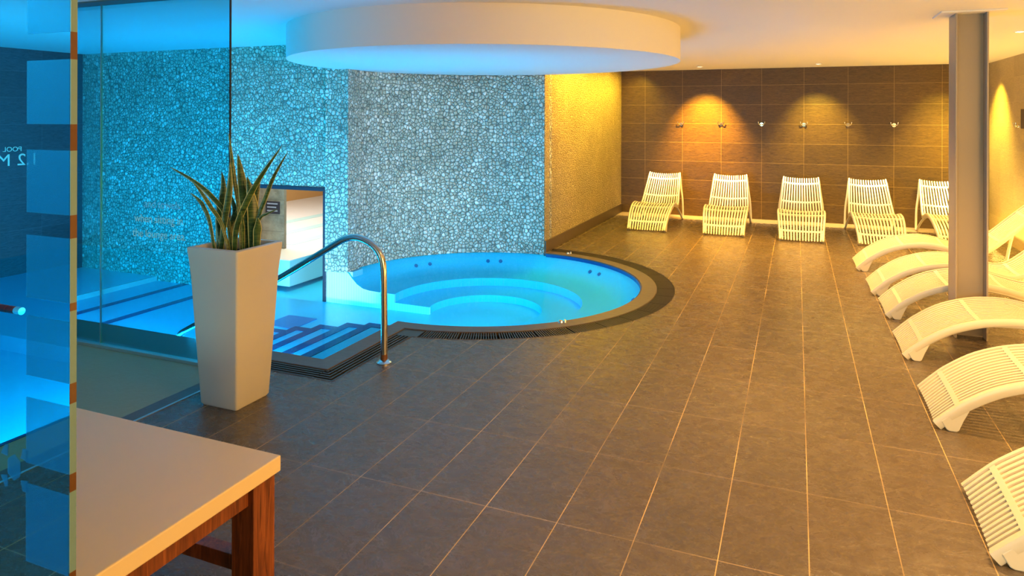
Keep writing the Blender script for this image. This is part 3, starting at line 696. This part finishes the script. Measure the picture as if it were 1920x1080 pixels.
def make_lounger():
    r = empty('sun_lounger', (0, 0, 0)); allk = range(len(pv)); N = 14
    m = MB()
    for i in range(N):
        c = -.90+1.80*(i+.5)/N; hw = .90/N*.50; ribbon(m, c-hw, c+hw, .015, allk)
    for s in (.10, .42, .80, 1.10, 1.245, 1.50):
        k = min(range(len(pv)), key=lambda j: abs(pv[j].x-s)); p, t, nn = frame_at(k); rings = []
        for j in range(17):
            v = -.92+1.84*j/16; b = p+nn*(-sag(p.x, v)+.0005)+Vector((0, v*half(p.x), 0))
            rings.append([b+t*.013, b-t*.013, b-t*.013-nn*.020, b+t*.013-nn*.020])
        m.rings(rings)
    m.build('slatted_seat', M['lounger'], r)
    for sd in (-1, 1):
        m = MB(); rings = []
        for k in allk:
            p, t, nn = frame_at(k); hw = half(p.x); y0 = sd*hw*.91; y1 = sd*hw; hgt = .030 if p.x > 1.05 else .044
            sec = [(y0, .003), (y1-sd*.006, .004), (y1, -.006), (y1, -hgt+.008), (y1-sd*.006, -hgt), (y0, -hgt+.004)]
            rings.append([p+Vector((0, y, 0))+nn*d for y, d in sec])
        m.rings(rings); m.build('side_rail', M['lounger'], r, smooth=True)
        m = MB(); yy = sd*(half(.5)-.020)
        leg = [(.50, yy, .285), (.66, yy, .288), (.82, yy, .262), (1.0, yy*1.02, .205), (1.18, yy*1.05, .115), (1.31, yy*1.07, .035), (1.375, yy*1.08, .016), (1.405, yy*1.08, .035), (1.425, yy*1.07, .12), (1.455, yy*1.03, .30), (1.49, sd*.262, .48), (1.525, sd*.245, .62), (1.545, sd*.238, .665)]
        m.tube(spline(leg, 5), .0145, 10); m.build('leg_frame', M['lounger'], r, smooth=True)
        m = MB(); y0 = sd*(half(.1)-.05); y1 = sd*(half(.1)-.004)
        poly_ = [(.03, .045), (.055, .005), (.068, 0), (.098, 0), (.108, .008), (.128, .06), (.165, .14), (.10, .115)]
        m.rings([[(a, y0, z) for a, z in poly_], [(a, y1, z) for a, z in poly_]]); m.build('foot', M['lounger'], r, bevel=.004)
    return r
base = make_lounger()
BACK = [(-1.92, 9.56, 90.5, 'leftmost lounger of the back row, nearest the yellow lit pebble wall'),
        (-.90, 9.58, 91.5, 'second lounger from the left in the back row, below the brightest wall light'),
        (.055, 9.50, 90, 'middle lounger of the back row against the brown tiled wall'),
        (.97, 9.55, 91.5, 'fourth lounger of the back row, left of the one behind the column'),
        (1.87, 9.75, 91, 'last lounger of the back row, partly hidden by the column')]
SIDE = [(.565, 8.22, 0, 'farthest lounger of the side row, its backrest climbing the yellow wall'),
        (.61, 7.17, 0, 'second farthest lounger of the side row, behind the column'),
        (.645, 6.42, 0, 'third lounger of the side row, just beyond the column'),
        (.64, 5.42, 0, 'lounger arching in front of the foot of the steel column'),
        (.645, 4.33, 0, 'second nearest lounger of the side row, in the right foreground'),
        (.64, 3.17, -1, 'nearest lounger of the side row, cut off by the right edge')]
for i, (x, y, a, lab) in enumerate(BACK+SIDE):
    o = base if i == 0 else copy_tree(base)
    o.location = (x, y, 0); o.rotation_euler = (0, 0, math.radians(a))
    tag(o, 'cream slatted '+lab, 'lounger', 'loungers along the back wall' if i < 5 else 'loungers in the side row')

# ------------------------------------------------------------------ hooks, sign, lamps
def make_hook():
    r = empty('coat_hook', (0, 0, 0))
    m = MB(); m.disc((0, 0, 0), (0, -1, 0), .026, .010, 20); m.disc((0, -.010, 0), (0, -1, 0), .020, .012, 20, r2=.012); m.build('back_plate', M['chrome'], r, smooth=True)
    for sd in (-1, 1):
        m = MB(); m.tube(spline([(0, -.015, 0), (sd*.022, -.03, -.006), (sd*.040, -.045, .008), (sd*.047, -.05, .034)], 4), [.0075]*12+[.006], 10)
        m.disc((sd*.047, -.05, .034), (0, 0, 1), .0085, .008, 10); m.build('prong', M['chrome'], r, smooth=True)
    return r
hk = make_hook(); HL = ['first chrome double hook from the left on the back wall', 'second chrome hook, in the amber light patch', 'third chrome hook, on the darker tiles', 'fourth chrome hook, above the middle and fourth loungers', 'fifth chrome hook, left of the last one on the back wall', 'last chrome hook on the back wall, nearest the column']
for i in range(6):
    o = hk if i == 0 else copy_tree(hk); o.location = (-2.3039+.6*(i+1)-(.018 if i == 0 else 0), YB, 1.468 if i else 1.462)
    tag(o, HL[i], 'hook', 'double hooks on the back wall')
o = copy_tree(hk); o.location = (XR, 9.95, 1.475); o.rotation_euler = (0, 0, -PI/2); tag(o, 'chrome hook on the beige side wall at the right edge', 'hook')
m = MB(); m.box(XR-.012, XR, 9.55, 9.86, 1.45, 1.68); tag(m.build('wall_notice', M['plate'], bevel=.002), 'dark notice plate on the beige wall at the right edge', 'sign')
def lamp(x, y, lab, proto=None):
    if proto is None:
        r = empty('ceiling_downlight', (x, y, HC)); m = MB()
        rg = [[(rr*math.cos(2*PI*k/24), rr*math.sin(2*PI*k/24), z) for k in range(24)] for rr, z in ((.048, 0), (.048, -.006), (.036, -.009), (.032, -.002))]
        m.rings(rg, cap=False); m.build('trim_ring', M['fitting'], r, smooth=True)
        m = MB(); m.disc((0, 0, -.004), (0, 0, 1), .033, .003, 24); m.build('lens', M['lens'], r)
    else: r = copy_tree(proto); r.location = (x, y, HC)
    tag(r, lab, 'ceiling lamp', 'recessed ceiling downlights'); return r
p0 = lamp(-1.34, 10.66, 'recessed downlight above the second lounger, making the amber patch')
lamp(.28, 10.66, 'recessed downlight above the fourth hook, making the green gold patch', p0)
lamp(1.90, 10.66, 'recessed downlight at the back beside the top of the column', p0)
lamp(1.80, 7.30, 'recessed downlight right of the column near the right edge', p0)
for i, (x, y, c, p) in enumerate(CEIL): 
    if y < 5: pass
